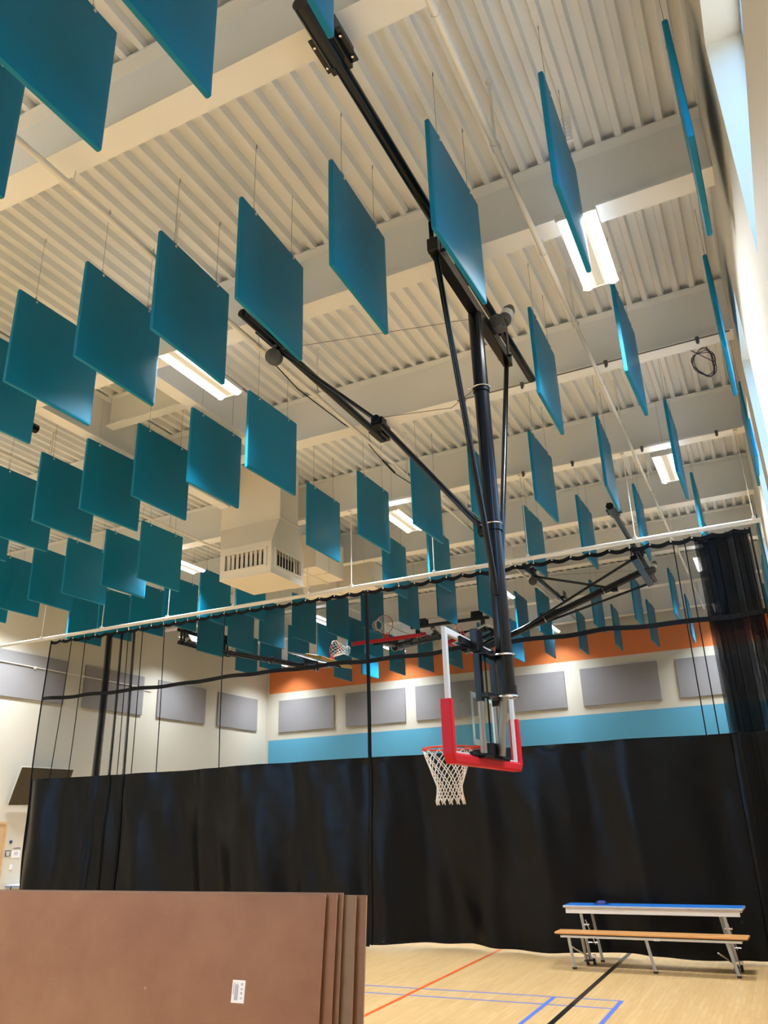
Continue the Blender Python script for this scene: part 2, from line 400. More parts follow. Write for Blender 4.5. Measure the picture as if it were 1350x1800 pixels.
for xi, X in enumerate(XS):
    for Y in YS:
        if xi == 0 and Y == 0.9: continue
        o = lamp0 if first else copy_tree(lamp0); first = False
        o.location = (X, Y, 7.52)
        tag(o, 'lit white twin-strip ceiling lamp, %s, %s' % (rown[Y], side[xi]), 'lamp', 'twin-strip ceiling lamps')
        l = bpy.data.lights.new('lamp_light', 'AREA'); l.shape = 'RECTANGLE'; l.size = 0.36; l.size_y = 1.2
        l.energy = LAMP_WATTS; l.spread = math.radians(122); l.color = LAMP_COLOR
        lo = bpy.data.objects.new('lamp_light', l); COL.objects.link(lo); lo.parent = o; lo.location = (0, 0, -0.066)
        l2 = bpy.data.lights.new('added_uplight', 'AREA'); l2.shape = 'RECTANGLE'; l2.size = 0.36; l2.size_y = 1.2  # weak upward light added to each lamp to brighten the roof deck
        l2.energy = LAMP_WATTS*0.025; l2.color = LAMP_COLOR
        lo2 = bpy.data.objects.new('added_uplight', l2); COL.objects.link(lo2); lo2.parent = o; lo2.location = (0, 0, 0.066); lo2.rotation_euler = (PI, 0, 0)

# ------------------------------------------------------------------ teal acoustic baffles
def baffle_mesh():
    n = 26; h = 0.61; cr = 0.012; th = 0.024
    P = []; q = MB()
    def edge(u):  # puff profile
        d = h-abs(u)
        return d
    for side_ in (1, -1):
        g = []
        for i in range(n+1):
            row = []
            for j in range(n+1):
                u = -h+2*h*(0.5-0.5*math.cos(PI*i/n)); v = -h+2*h*(0.5-0.5*math.cos(PI*j/n))
                # rounded corner
                uu, vv = u, v
                m = h-cr
                if abs(u) > m and abs(v) > m:
                    du, dv = abs(u)-m, abs(v)-m; r = max(du, dv); l = math.hypot(du, dv)
                    if l > 0: uu = math.copysign(m+du*r/l, u); vv = math.copysign(m+dv*r/l, v)
                d = min(h-abs(u), h-abs(v))
                t = th*math.sqrt(max(0.0, 1-(1-min(1, d/0.010))**2))+0.008*min(1, d/0.25)
                sag = 0.0035*math.sin(3.1*uu+1)*math.cos(2.3*vv)
                row.append((side_*t+sag, uu, vv))
            g.append(row)
        if side_ < 0: g = g[::-1]
        q.grid(g)
    return q
def make_baffle():
    t = thing('acoustic_baffle', '', 'baffle')
    o = baffle_mesh().build('fabric_panel', M['teal'], t, smooth=True)
    bmv = o.modifiers.new('weld', 'WELD'); bmv.merge_threshold = 0.0004
    for s in (-1, 1):
        q = MB(); y = s*0.375
        q.lathe([(0.004, -0.036), (0.013, -0.034), (0.013, 0.034), (0.004, 0.036)], (0, y, 0.565), (1, 0, 0), 12); q.build('grommet', M['grommet'], t)
        q = MB()
        q.path([(0.0, y, 0.60), (0, y, 1.42)], 0.0022, 5)
        q.path([(0.028, y, 0.565), (0.024, y, 0.61), (0, y, 0.66)], 0.0022, 5)
        q.path([(-0.028, y, 0.565), (-0.024, y, 0.61), (0, y, 0.66)], 0.0022, 5)
        q.path([(0, y, 1.37), (0, y+0.018, 1.40), (0, y+0.012, 1.443)], 0.003, 5)
        q.build('hanging_wire', M['wire'], t)
    return t
baf = make_baffle(); used = False
void_wires = {}
ROWS = [
 # yStart, x0, dx, ks
 (1.86, 0.27, -0.985, [0, 1, 2, 3, 4, 5, 6]),
 (4.95, 0.25, -1.02, list(range(0, 10))),
 (8.09, 0.27, -1.03, [0, 1, 2, 6, 7, 8, 9, 10, 11, 12]),
 (11.32, 0.44, -1.05, [0, 1, 2, 3, 4, 5, 6, 7, 10.7, 11.6, 12.65, 13.6, 14.6, 15.6]),
 (14.45, 0.50, -1.06, [0, 1, 2, 3, 4, 5, 6, 7, 10.6, 11.6, 12.6, 13.6, 14.6, 15.6]),
 (17.5, 0.44, -1.05, [0, 1, 6, 7, 8, 9, 10, 11, 12, 13, 14]),
 (20.6, 0.44, -1.05, [0, 1, 2.1, 3, 4, 5.4, 6, 10.45, 11, 12, 13, 14, 14.9]),
 (23.6, 0.40, -1.05, [0, 1, 2, 3, 4, 5, 6, 7, 8, 9, 10, 11, 12, 13]),
]
rowname = ['row above the viewpoint', 'second row from camera', 'third row from camera', 'row just before the curtain',
           'first row behind the curtain', 'second row behind the curtain', 'third row behind the curtain', 'row nearest the back wall']
for r, (ys0, x0, dx, ks) in enumerate(ROWS):
    for n_, k in enumerate(ks):
        X = x0+dx*k
        if X < XL+0.3: continue
        o = copy_tree(baf) if used else baf; used = True
        rr = random.Random(r*100+n_)
        o.location = (X, ys0+0.61, 7.16); o.rotation_euler = (0, 0, math.radians(rr.uniform(-2.0, 2.0)))
        ph = (X-(XL-0.1)) % 0.2075
        if ph > 0.066:   # hung from a raised flute: longer wires
            for ch in o.children:
                if ch.name.startswith('hanging_wire'):
                    key = ch.data.name
                    if key not in void_wires:
                        me2 = ch.data.copy()
                        for v_ in me2.vertices:
                            if v_.co.z > 1.3: v_.co.z += 0.075
                        void_wires[key] = me2
                    ch.data = void_wires[key]
        tag(o, 'teal square baffle, %s from the window wall, %s' % (ORD[n_], rowname[r]), 'baffle', 'teal baffles, ' + rowname[r])

# ------------------------------------------------------------------ basketball units
def hoop_net(q, c, R, n=12, lv=7):
    # n loops, diamond lattice narrowing downwards
    def pt(a, l):
        z = -0.44*(l/lv)**1.0
        r = R*(1-0.52*min(1, (l/lv)*1.35)) if l/lv < 0.75 else R*(1-0.52)+0.012*(l-lv*0.75)
        return Vector((c[0]+r*math.cos(a), c[1]+r*math.sin(a), c[2]+z))
    for k in range(n):
        for s in (-1, 1):
            pts = []
            for l in range(lv+1):
                a = 2*PI*k/n+s*(PI/n)*l
                pts.append(pt(a, l))
            q.path(pts, 0.0048, 5)
    for k in range(n):
        a = 2*PI*(k+0.5)/n if lv % 2 else 2*PI*k/n
        p = pt(a, lv)
        q.path([p, p+Vector((0.006, 0, -0.03)), pt(a+PI/n, lv-0.4)], 0.0045, 5)
def make_hoop(loc, rz, fold, label, padm=None, brace=True, far=False):
    t = thing('basketball_hoop', label, 'basketball hoop', loc, rz, 'ceiling-hung basketball hoops')
    a = math.radians(fold); R = Matrix.Rotation(a, 3, 'Y')
    # static pipework
    for (x, y0, y1, rad) in (((0.0, -1.3, 1.3, 0.055),) if far else ((0.0, -3.60, 2.40, 0.055), (-2.61, -0.75, 3.05, 0.055))):
        q = MB(); q.path([(x, y0, 0.38), (x, y1, 0.38)], rad, 14); q.build('mounting_pipe', M['black'], t, smooth=True)
    q = MB()
    if not far: q.path([(0.0, -3.66, 0.385), (0, -3.12, 0.38)], 0.075, 14); q.build('pipe_sleeve', M['black'], t, smooth=True)
    for (x, y) in (((0.0, -0.9), (0.0, 0.9)) if far else ((0.0, -3.17), (0.0, -0.12), (-2.61, -0.12), (-2.61, 2.97))):
        q = MB(); q.box((x-0.14, y-0.16, 0.425), (x+0.14, y+0.16, 0.445)); q.box((x-0.10, y-0.16, 0.445), (x-0.085, y+0.16, 0.60)); q.box((x+0.085, y-0.16, 0.445), (x+0.10, y+0.16, 0.60))
        q.box((x-0.09, y-0.16, 0.37), (x+0.09, y+0.16, 0.425))
        q.build('beam_clamp', M['black'], t, bevel=0.004)
        q = MB()
        for sx2 in (-1, 1):
            for sy2 in (-1, 1): q.lathe([(0.011, 0), (0.011, 0.016)], (x+sx2*0.115, y+sy2*0.10, 0.41), (0, 0, 1), 6)
        q.build('clamp_bolt', M['chrome'], t)
    # hangers from the pipe to the pivot crossbar
    for y in (-1.08, 1.08):
        q = MB(); q.box((-0.06, y-0.05, -0.03), (-0.045, y+0.05, 0.37)); q.box((0.045, y-0.05, -0.03), (0.06, y+0.05, 0.37))
        q.path([(-0.09, y, 0.0), (0.09, y, 0.0)], 0.018, 10); q.build('pivot_hanger', M['black'], t, bevel=0.003)
        q = MB(); q.lathe([(0.0, 0), (0.028, 0.004), (0.032, 0.02), (0.02, 0.03)], (-0.06, y, 0.0), (-1, 0, 0), 12); q.build('pivot_bolt', M['chrome'], t, smooth=True)
    # swinging assembly, rotated about the pivot
    def T(p): return R @ Vector(p)
    q = MB(); q.box((-0.055, -1.22, -0.075), (0.055, 1.22, 0.075)); q.v = [tuple(T(v)) for v in q.v]; q.build('pivot_crossbar', M['black'], t, bevel=0.006)
    Lm = 4.15
    q = MB(); q.path([T((0, 0, -0.06)), T((0, 0, -Lm))], 0.078, 24); q.build('mast', M['black'], t, smooth=True)
    for za, zc, rd in ((-2.52, -2.62, 0.092), (-0.98, -1.05, 0.088), (-Lm+0.02, -Lm-0.06, 0.09)):
        q = MB(); q.path([T((0, 0, za)), T((0, 0, zc))], rd, 24); q.build('mast_collar', M['black'], t, smooth=True)
    for z in (-1.0, -2.55):
        q = MB(); q.path([T((0.0+0.094*math.cos(g), 0.094*math.sin(g), z)) for g in [2*PI*k/20 for k in range(20)]], 0.006, 5, closed=True)
        q.path([T((-0.09, -0.05, z)), T((-0.13, -0.05, z))], 0.01, 6); q.build('ring_clamp', M['chrome'], t, smooth=True)
    for s in (-1, 1):
        q = MB(); q.path([T((0, s*1.14, -0.05)), T((0, s*0.62, -1.6)), T((0, s*0.26, -2.65)), T((0, s*0.17, -2.95)), T((0, s*0.075, -3.28))], 0.03, 12)
        q.build('diagonal_strut', M['black'], t, smooth=True)
    # folding brace between the second pipe and the mast
    if brace:
        A = Vector((-2.61, 0.0, 0.30)); Bp = T((-0.10, 0, -2.58)); L1, L2 = 2.02, 1.84
        d = Bp-A; D = d.length; dd = min(D, L1+L2-0.02)
        x_ = (L1*L1-L2*L2+dd*dd)/(2*dd); h_ = math.sqrt(max(0, L1*L1-x_*x_)); dn = d.normalized(); pn = Vector((-dn.z, 0, dn.x))
        if pn.x < 0: pn = -pn
        J = A+dn*x_+pn*h_ if fold > 5 else Vector((-1.22, 0, -1.08))
        for s in (-1, 1):
            q = MB(); q.path([A+Vector((0, s*0.045, 0)), J+Vector((0, s*0.045, 0))], 0.021, 10); q.build('upper_brace', M['black'], t, smooth=True)
        q = MB(); q.path([J, Bp], 0.032, 12); q.build('lower_brace', M['black'], t, smooth=True)
        q = MB(); q.path([J+Vector((0, -0.09, 0)), J+Vector((0, 0.09, 0))], 0.05, 12); q.box(J+Vector((-0.07, -0.06, -0.07)), J+Vector((0.07, 0.06, 0.03)))
        q.build('brace_knuckle', M['black'], t, bevel=0.004)
        q = MB(); q.box(Bp+Vector((-0.05, -0.05, -0.06)), Bp+Vector((0.06, 0.05, 0.06))); q.lathe([(0.016, 0), (0.016, 0.012)], Bp+Vector((-0.02, -0.062, 0.02)), (0, -1, 0), 8); q.build('brace_bracket', M['black'], t, bevel=0.004)
        q = MB(); q.path([J+Vector((0, 0, 0.05)), T((-0.10, 0, -1.02))+Vector((-0.25, 0, -0.12)), T((-0.10, 0, -1.0))], 0.004, 5); q.path([A, T((-0.08, 0, -0.1))], 0.0035, 5)
        q.build('hoist_cable', M['wire'], t)
    # winch motor
    q = MB(); mc = Vector((0.16, 0.55, 0.12)); ax = Vector((0.25, 0.45, 0.9)).normalized()
    q.lathe([(0.07, 0), (0.085, 0.03), (0.085, 0.06), (0.075, 0.07), (0.075, 0.24), (0.06, 0.26), (0.05, 0.30), (0.0, 0.31)], mc, ax, 20)
    q.box(mc+Vector((-0.16, -0.07, -0.09)), mc+Vector((0.03, 0.07, 0.02))); q.lathe([(0.07, 0), (0.09, 0.02), (0.09, 0.05), (0.03, 0.07)], mc+Vector((-0.05, -0.07, -0.03)), (0, -1, 0), 16)
    w = q.build('winch_motor', M['castgrey'], t, smooth=True)
    q = MB(); q.lathe([(0.0765, 0.10), (0.0765, 0.19)], mc, ax, 20); q.build('motor_label', M['label'], w, smooth=True)
    q = MB(); q.lathe([(0.077, 0.12), (0.077, 0.15)], mc, ax, 8); q.build('warning_mark', M['yellow'], w)
    if not far: q = MB(); c2 = Vector((-2.61, -0.05, 0.16)); q.lathe([(0.03, -0.05), (0.10, -0.045), (0.105, 0.0), (0.10, 0.06), (0.05, 0.08)], c2, (0.2, -1, -0.25), 20); q.path([c2+Vector((0, 0, 0)), c2+Vector((0, 0, 0.2))], 0.03, 8)
    if not far: q.build('cable_drum', M['castgrey'], t, smooth=True)
    # backboard, local: board plane x = xb
    xb_, zb0, hw, hb = -0.24, -4.79, 0.915, 1.07
    zt0 = zb0+hb
    def BX(lo, hi): q.box(lo, hi)
    q = MB(); f = 0.055
    BX((xb_-0.018, -hw, zb0), (xb_+0.018, -hw+f, zt0)); BX((xb_-0.018, hw-f, zb0), (xb_+0.018, hw, zt0)); BX((xb_-0.018, -hw+f, zt0-f), (xb_+0.018, hw-f, zt0)); BX((xb_-0.018, -hw+f, zb0), (xb_+0.018, hw-f, zb0+f))
    q.v = [tuple(T(v)) for v in q.v]; bf = q.build('board_frame', M['frame'], t, bevel=0.003)
    q = MB(); BX((xb_-0.006, -hw+f, zb0+f), (xb_+0.006, hw-f, zt0-f)); q.v = [tuple(T(v)) for v in q.v]; q.build('glass_backboard', M['glass'], t)
    q = MB(); xm = xb_-0.008
    for (y0, y1, z0, z1) in ((-0.305, -0.255, zb0+0.14, zb0+0.60), (0.255, 0.305, zb0+0.14, zb0+0.60), (-0.255, 0.255, zb0+0.55, zb0+0.60), (-0.255, 0.255, zb0+0.14, zb0+0.19)):
        BX((xm-0.001, y0, z0), (xm+0.001, y1, z1))
    q.v = [tuple(T(v)) for v in q.v]; q.build('target_square', M['mark'], t)
    # padding: U round the bottom
    q = MB(); pr = 0.032; hp = 0.46
    pts = [(xb_, -hw-0.004, zb0+hp), (xb_, -hw-0.004, zb0+0.03), (xb_, -hw+0.02, zb0-0.004), (xb_, 0, zb0-0.004), (xb_, hw-0.02, zb0-0.004), (xb_, hw+0.004, zb0+0.03), (xb_, hw+0.004, zb0+hp)]
    # rounded-square section swept
    def sweep(pts):
        sec = [(-1, -.6), (-.8, -1), (.8, -1), (1, -.6), (1, .6), (.8, 1), (-.8, 1), (-1, .6)]
        rings = []
        for i, p in enumerate(pts):
            p = Vector(p); d = (Vector(pts[min(i+1, len(pts)-1)])-Vector(pts[max(i-1, 0)])).normalized()
            nrm = Vector((0, d.z, -d.y)); rings.append([p+Vector((1, 0, 0))*s_[0]*0.048+nrm*s_[1]*0.042 for s_ in sec])
        vs = [v for r_ in rings for v in r_]; fs = [(i*8+k, i*8+(k+1) % 8, (i+1)*8+(k+1) % 8, (i+1)*8+k) for i in range(len(rings)-1) for k in range(8)]
        fs += [tuple(range(7, -1, -1)), tuple((len(rings)-1)*8+k for k in range(8))]; q.add(vs, fs)
    sweep(pts); q.v = [tuple(T(v)) for v in q.v]; q.build('edge_padding', padm or M['red'], t, bevel=0.01)
    if fold < 5:
        q = MB(); BX((xb_+0.0, -hw-0.042, zb0+0.30), (xb_+0.022, -hw-0.037, zb0+0.315)); q.build('padding_mark', M['ink'], t)
    # support channel, adjuster tubes, clamps behind the board
    q = MB(); BX((xb_+0.02, -0.62, zt0-0.10), (xb_+0.06, 0.62, zt0-0.05)); BX((xb_+0.02, -0.62, zt0-0.045), (xb_+0.045, 0.62, zt0-0.03)); BX((xb_+0.02, -0.5, zb0+0.03), (xb_+0.05, 0.5, zb0+0.07))
    q.v = [tuple(T(v)) for v in q.v]; q.build('support_rail', M['black'], t, bevel=0.003)
    for s, yy in ((-1, -0.32), (1, 0.12)):
        q = MB(); BX((xb_+0.055, yy-0.035, zb0+0.50), (xb_+0.115, yy+0.035, zt0+(0.06 if s < 0 else -0.05))); q.v = [tuple(T(v)) for v in q.v]; q.build('adjuster_channel', M['black'], t, bevel=0.003)
        q = MB(); q.path([T((xb_+0.085, yy, zb0+0.06)), T((xb_+0.085, yy, zb0+0.52))], 0.028, 12); q.build('adjuster_tube', M['tube'], t, smooth=True)
    q = MB(); q.path([T((xb_+0.08, -0.1, zb0+0.05)), T((xb_+0.08, -0.1, zt0-0.06))], 0.009, 8); q.build('adjuster_rod', M['black'], t)
    q = MB(); BX((xb_+0.055, -0.40, zt0-0.14), (xb_+0.125, -0.24, zt0+0.07)); q.v = [tuple(T(v)) for v in q.v]; q.build('head_block', M['black'], t, bevel=0.008)
    for z in (zt0-0.13, zt0-0.51):
        q = MB(); BX((xb_+0.115, -0.36, z-0.03), (0.0-0.06, 0.16, z+0.01)); q.v = [tuple(T(v)) for v in q.v]; q.build('clamp_arm', M['black'], t, bevel=0.004)
        q = MB(); q.path([T((0.098*math.cos(g), 0.098*math.sin(g), z)) for g in [2*PI*k/20 for k in range(20)]], 0.009, 6, closed=True); q.build('u_bolt', M['chrome'], t, smooth=True)
    q = MB(); BX((xb_+0.01, -0.13, zb0+0.03), (xb_+0.11, 0.13, zb0+0.16)); BX((xb_+0.02, -0.36, zb0+0.02), (xb_+0.11, 0.34, zb0+0.05)); q.v = [tuple(T(v)) for v in q.v]; q.build('rim_bracket', M['black'], t, bevel=0.006)
    # second lower mast tube down to the board
    q = MB(); q.path([T((-0.03, 0.0, -Lm)), T((-0.10, 0.0, zb0+0.05))], 0.034, 12); q.build('lower_post', M['tube'], t, smooth=True)
    # rim and net
    zr = zb0+0.15; cx = xb_-0.15-0.229
    q = MB(); q.path([T((cx+0.229*math.cos(g), 0.229*math.sin(g), zr)) for g in [2*PI*k/36 for k in range(36)]], 0.009, 8, closed=True)
    q.path([T((xb_-0.012, -0.07, zr-0.01)), T((cx+0.20, -0.11, zr-0.005))], 0.008, 6); q.path([T((xb_-0.012, 0.07, zr-0.01)), T((cx+0.20, 0.11, zr-0.005))], 0.008, 6)
    w = MB(); w.box((xb_-0.03, -0.09, zr-0.10), (xb_-0.008, 0.09, zr+0.01)); w.box((xb_-0.13, -0.08, zr-0.02), (xb_-0.02, 0.08, zr-0.005)); q.add([T(v) for v in w.v], w.f)
    for k in range(12):
        g = 2*PI*k/12; q.path([T((cx+0.229*math.cos(g), 0.229*math.sin(g), zr-0.005)), T((cx+0.235*math.cos(g), 0.235*math.sin(g), zr-0.028)), T((cx+0.222*math.cos(g), 0.222*math.sin(g), zr-0.02))], 0.004, 5)
    rim = q.build('rim', M['rim'], t, smooth=True)
    q = MB(); hoop_net(q, (cx, 0, zr-0.02), 0.229); q.v = [tuple(T(v)) for v in q.v]; q.build('net', M['netcord'], rim, smooth=True)
    return t
make_hoop((-2.16, 7.07, 7.20), 0, 0, 'lowered basketball hoop with red padding and white net, hanging in front of the black curtain')
make_hoop((-2.16, 18.6, 7.20), 0, 71.5, 'basketball hoop folded up behind the curtain net on the right, its dark mast slanting left')
make_hoop((-8.5, 22.4, 7.20), PI/2, 75.0, 'folded-up basketball hoop behind the net, its red padding facing the camera', brace=False, far=True)
make_hoop((-15.7, 19.66, 7.12), PI, 76.0, 'folded-up basketball hoop with yellow padding, left behind the net', padm=M['oldwood'], brace=False, far=True)
q = MB(); q.path([(-9.30, 6.55, 7.66), (-9.30, 7.35, 7.66)], 0.07, 12); q.box((-9.42, 6.82, 7.70), (-9.18, 7.04, 7.798))
tag(q.build('mounting_pipe', M['black'], None, smooth=True), 'short black pipe under a beam, half hidden by the left baffles', 'pipe')

# ------------------------------------------------------------------ divider curtain
CY = 13.07; ZTOP = 6.20; ZV = 2.99
tr = thing('curtain_track', 'long white curtain rail hung on rods across the hall', 'curtain rail', (0, CY, ZTOP))
q = MB(); q.path([(-17.3, 0, 0), (0.36, 0, 0)], 0.026, 10); q.box((-17.3, -0.012, -0.05), (0.36, 0.012, -0.015)); q.build('rail', M['pipe'], tr, smooth=True)
for X in (-15.3, -13.41, -11.5, -9.75, -7.95, -6.95, -5.2, -3.4, -1.55, 0.28):
    top = BZ-ZTOP
    q = MB(); q.path([(X, 0.0, 0.03), (X, 0.03, top)], 0.0085, 6); q.build('hanger_rod', M['pipe'], tr)
    q = MB(); q.box((X-0.03, -0.035, -0.02), (X+0.03, 0.035, 0.05)); q.path([(X-0.03, 0, 0.04), (X, 0, 0.08), (X+0.03, 0, 0.04)], 0.006, 5)
    q.box((X-0.03, -0.05, top-0.04), (X+0.03, 0.09, top)); q.build('rail_clamp', M['pipe'], tr)
def fold_y(X, z, seed):
    t = max(0.0, min(1.0, (ZTOP-z)/6.2))
    y = 0.0
    for (fq, am, ph) in ((0.75, 0.20, 0.4), (1.7, 0.11, 1.9), (3.1, 0.055, 0.7), (5.3, 0.028, 2.2), (9.0, 0.010, 1.1)):
        y += am*math.sin(fq*X*1.45+ph+seed+0.25*z*(1 if fq < 3 else .4))
    y *= (0.10+0.95*t)
    if z < ZV: y += 0.03*math.sin(7.3*X+1.3*z+seed)*math.sin(1.7*z+X)
    return y
def drape(X0, X1, bundles, seed, ztop):
    # returns plan parameter list [(X, dy, w)] ; bundles = [(xa, xb, pleats, depth)]
    path = []
    X = X0
    while X < X1-1e-6:
        inb = [bq for bq in bundles if bq[0] <= X < bq[1]]
        if inb:
            xa_, xb_, npl, dep, amp = inb[0]; steps = npl*10
            for i in range(steps):
                f_ = i/steps; Xc = xa_+(xb_-xa_)*f_+amp*math.cos(f_*npl*2*PI)
                path.append((Xc+0.3*amp*math.sin(f_*17+seed)*math.sin(f_*41), dep*math.sin(f_*npl*2*PI)*(0.7+0.3*math.sin(f_*7+seed))))
            X = xb_
        else:
            path.append((X, 0.0)); X += 0.06
    path.append((X1, 0.0)); return path
def make_curtain(X0, X1, bundles, seed, label, net, cords, hem_left):
    t = thing('divider_curtain', label, 'curtain', ((X0+X1)/2, CY, 0.0), 0, 'two halves of the divider curtain')
    ox = (X0+X1)/2
    pl = drape(X0, X1, bundles, seed, ZTOP)
    def scal(X):  # scalloped top between hooks
        f_ = ((X-X0)/0.33) % 1.0; return -0.045*math.sin(PI*f_)
    def pos(X, dy, z, top=False):
        tt = (ZTOP-z)/6.2
        k = 0.35+0.65*tt
        zz = z
        y = fold_y(X, z, seed)+dy*k
        lean = 0.0
        if z < 0.6: lean = 0.0
        xs = X-ox
        return Vector((xs, y+0.02, zz))
    zt = ZTOP-0.10
    # net
    zz = [ZV+(zt-ZV)*k/14 for k in range(15)]
    g = []
    for (X, dy) in pl:
        row = []
        for k, z in enumerate(zz):
            p = pos(X, dy, z)
            if k == 14: p.z += scal(X)
            row.append(p)
        g.append(row)
    q = MB(); q.grid(g); q.build('net_panel', net, t, smooth=True)
    # vinyl
    zz = [0.03+(ZV+0.02-0.03)*k/36 for k in range(37)]
    g = []
    for (X, dy) in pl:
        row = []
        for k, z in enumerate(zz):
            p = pos(X, dy, z)
            if k == 0: p.z += 0.05*(0.5+0.5*math.sin(X*2.1+seed))*(1 if X > -8 else 0.5)+(0.12*max(0, 1-abs(X+6.2)/0.5) if X > -6.66 else 0)
            row.append(p)
        g.append(row)
    q = MB(); q.grid(g); q.build('vinyl_panel', M['vinyl'], t, smooth=True)
    # webbing strips: top edge, belt, vinyl top seam, bottom hem
    def strip(z0, z1, name, off, follow=True, sc=False):
        g = []
        for (X, dy) in pl:
            p0 = pos(X, dy, z0); p1 = pos(X, dy, z1)
            if sc: p0.z += scal(X); p1.z += scal(X)
            w_ = 0.012*math.sin(X*5+seed) if not sc else 0
            g.append([p0+Vector((0, off, w_)), p1+Vector((0, off, w_))])
        q = MB(); q.grid(g); q.build(name, M['webbing'], t, smooth=True)
    strip(zt-0.055, zt+0.02, 'top_webbing', -0.004, sc=True)
    strip(4.705, 4.785, 'belt', -0.012)
    strip(0.07, 0.115, 'bottom_hem', -0.006)
    for X in cords:
        q = MB(); q.path([pos(X, 0, ZV+(zt-ZV)*k/10)+Vector((0, -0.006, 0)) for k in range(11)], 0.010, 6); q.build('seam_cord', M['webbing'], t, smooth=True)
    for X in hem_left:
        q = MB(); q.path([pos(X, 0, 0.06+(zt-0.06)*k/24)+Vector((0, -0.008, 0)) for k in range(25)], 0.017, 6); q.build('side_hem', M['webbing'], t, smooth=True)
    X = X0+0.02; 
    while X < X1:
        if not any(bq[0]-0.1 < X < bq[1]+.1 for bq in bundles) or int(X*100) % 2:
            p = pos(X, 0, zt)
            q = MB(); q.path([p+Vector((0, 0, -0.02)), Vector((p.x+0.008, p.y*0.5, zt+0.03)), Vector((p.x, 0.0, ZTOP-0.056))], 0.004, 5)
            q.lathe([(0.014, -0.008), (0.014, 0.004)], p+Vector((0, -0.01, -0.012)), (0, -1, 0), 10); q.build('hook', M['grommet'], t)
        X += 0.33
    return t
make_curtain(-14.95, -6.668, [(-13.22, -13.12, 5, 0.05, 0.055), (-12.82, -12.78, 3, 0.04, 0.022), (-12.48, -12.42, 3, 0.04, 0.026)], 0.3,
             'left half of the black divider curtain, net above vinyl, bunched near its left edge', M['net'],
             [-14.3, -13.9, -12.62, -12.2, -11.6, -9.95], [-14.93, -6.672])
make_curtain(-6.638, 0.20, [(-0.60, -0.12, 16, 0.10, 0.085), (-0.05, 0.12, 8, 0.08, 0.05)], 0.3,
             'right half of the black divider curtain, net above vinyl, bunched at window wall', M['net2'],
             [-0.98, -0.80, -0.52, -0.44, -0.33, -0.17, -0.06, 0.03, 0.12], [-6.634, 0.19])

# ------------------------------------------------------------------ wall panels
def panel(label, lo, hi, group):
    c = [(a_+b_)/2 for a_, b_ in zip(lo, hi)]
    q = MB(); q.box(lo, hi); o = q.build('acoustic_wall_panel', M['greyfab'], None, bevel=0.008, loc=c); return tag(o, label, 'wall panel', group)
for i, x in enumerate((-16.90, -14.02, -11.22, -8.32, -5.40, -2.46)):
    panel('grey fabric acoustic panel on the striped back wall, %s from the left corner' % ORD[i], (x, YB-0.05, 5.13), (x+2.4, YB-0.001, 6.31), 'grey panels on the back wall')
for i, y in enumerate((13.5, 16.6, 19.65-0.02, 22.75)):
    y0 = (13.5, 16.6, 19.66, 22.75)[i]; y0 = y0 if i else 13.5
    panel('grey fabric acoustic panel high on the left wall, %s from the camera end' % ORD[i], (XL+0.001, y0, 5.17), (XL+0.05, y0+2.4, 6.34), 'grey panels on the left wall')

# ------------------------------------------------------------------ sprinkler pipes
def sprinkler(X, Z, r1, y0, y1, ysplit, label):
    t = thing('sprinkler_pipe', label, 'pipe', (X, 0, Z), 0, 'sprinkler pipes')
    q = MB(); q.path([(0, y0, 0), (0, ysplit, 0)], r1, 12); q.path([(0, ysplit, 0), (0, y1, 0)], r1*0.78, 12)
    q.build('pipe', M['pipe'], t, smooth=True)
    for y in BEAMY[2:]:
        q = MB(); q.path([(0.0, y+0.1, 0.0), (0, y+0.1, BZ-Z)], 0.006, 5); q.path([(r1*1.15*math.cos(g), y+0.1, r1*1.15*math.sin(g)) for g in [2*PI*k/12 for k in range(12)]], 0.005, 5, closed=True)
        q.build('pipe_hanger', M['pipe'], t)
    y = 3.0
    while y < y1:
        q = MB(); q.path([(0, y+2.4, 0), (0, y+2.4, 0.78)], 0.014, 8); q.lathe([(0.012, 0), (0.034, 0.02), (0.034, 0.028), (0.01, 0.045)], (0, y+2.4, 0.78), (0, 0, 1), 10)
        q.lathe([(r1*1.3, -0.045), (r1*1.3, 0.045)], (0, y+2.4, 0), (0, 1, 0), 12)
        q.build('sprinkler_head', M['pipe'], t, smooth=True); y += 3.09
    return t
sprinkler(-1.32, 7.62, 0.032, -4.5, 25.2, 7.9, 'long white sprinkler pipe under the beams, on the window side of the lowered hoop')
sprinkler(-5.02, 7.60, 0.032, -4.5, 25.2, 10.5, 'long white sprinkler pipe under the beams, left of the lowered hoop')
sprinkler(-10.3, 7.60, 0.030, -4.5, 25.2, 10.5, 'white sprinkler pipe under the beams, left of the ceiling air diffuser')
for (yb, lab) in ((9.86, 'thin conduit along the third visible roof beam'), (12.94, 'thin conduit along the fourth visible roof beam, above the curtain rail')):
    t = thing('conduit', lab, 'conduit', (0, yb, BZ-0.03), 0, 'conduits on the beams')
    q = MB(); q.path([(-9.0 if yb > 12 else -3.4, 0, 0), (0.4, 0, 0)], 0.010, 6); q.build('tube', M['pipe'] if yb > 12 else M['wire'], t)
    for X in (-2.4, -1.2, 0.0, -3.3):
        q = MB(); q.box((X-0.025, -0.02, -0.02), (X+0.025, 0.04, 0.028)); q.lathe([(0.02, 0), (0.02, 0.05)], (X, -0.005, -0.07), (0, 0, 1), 8); q.build('conduit_clip', M['castgrey'], t)
q = MB(); pts = []
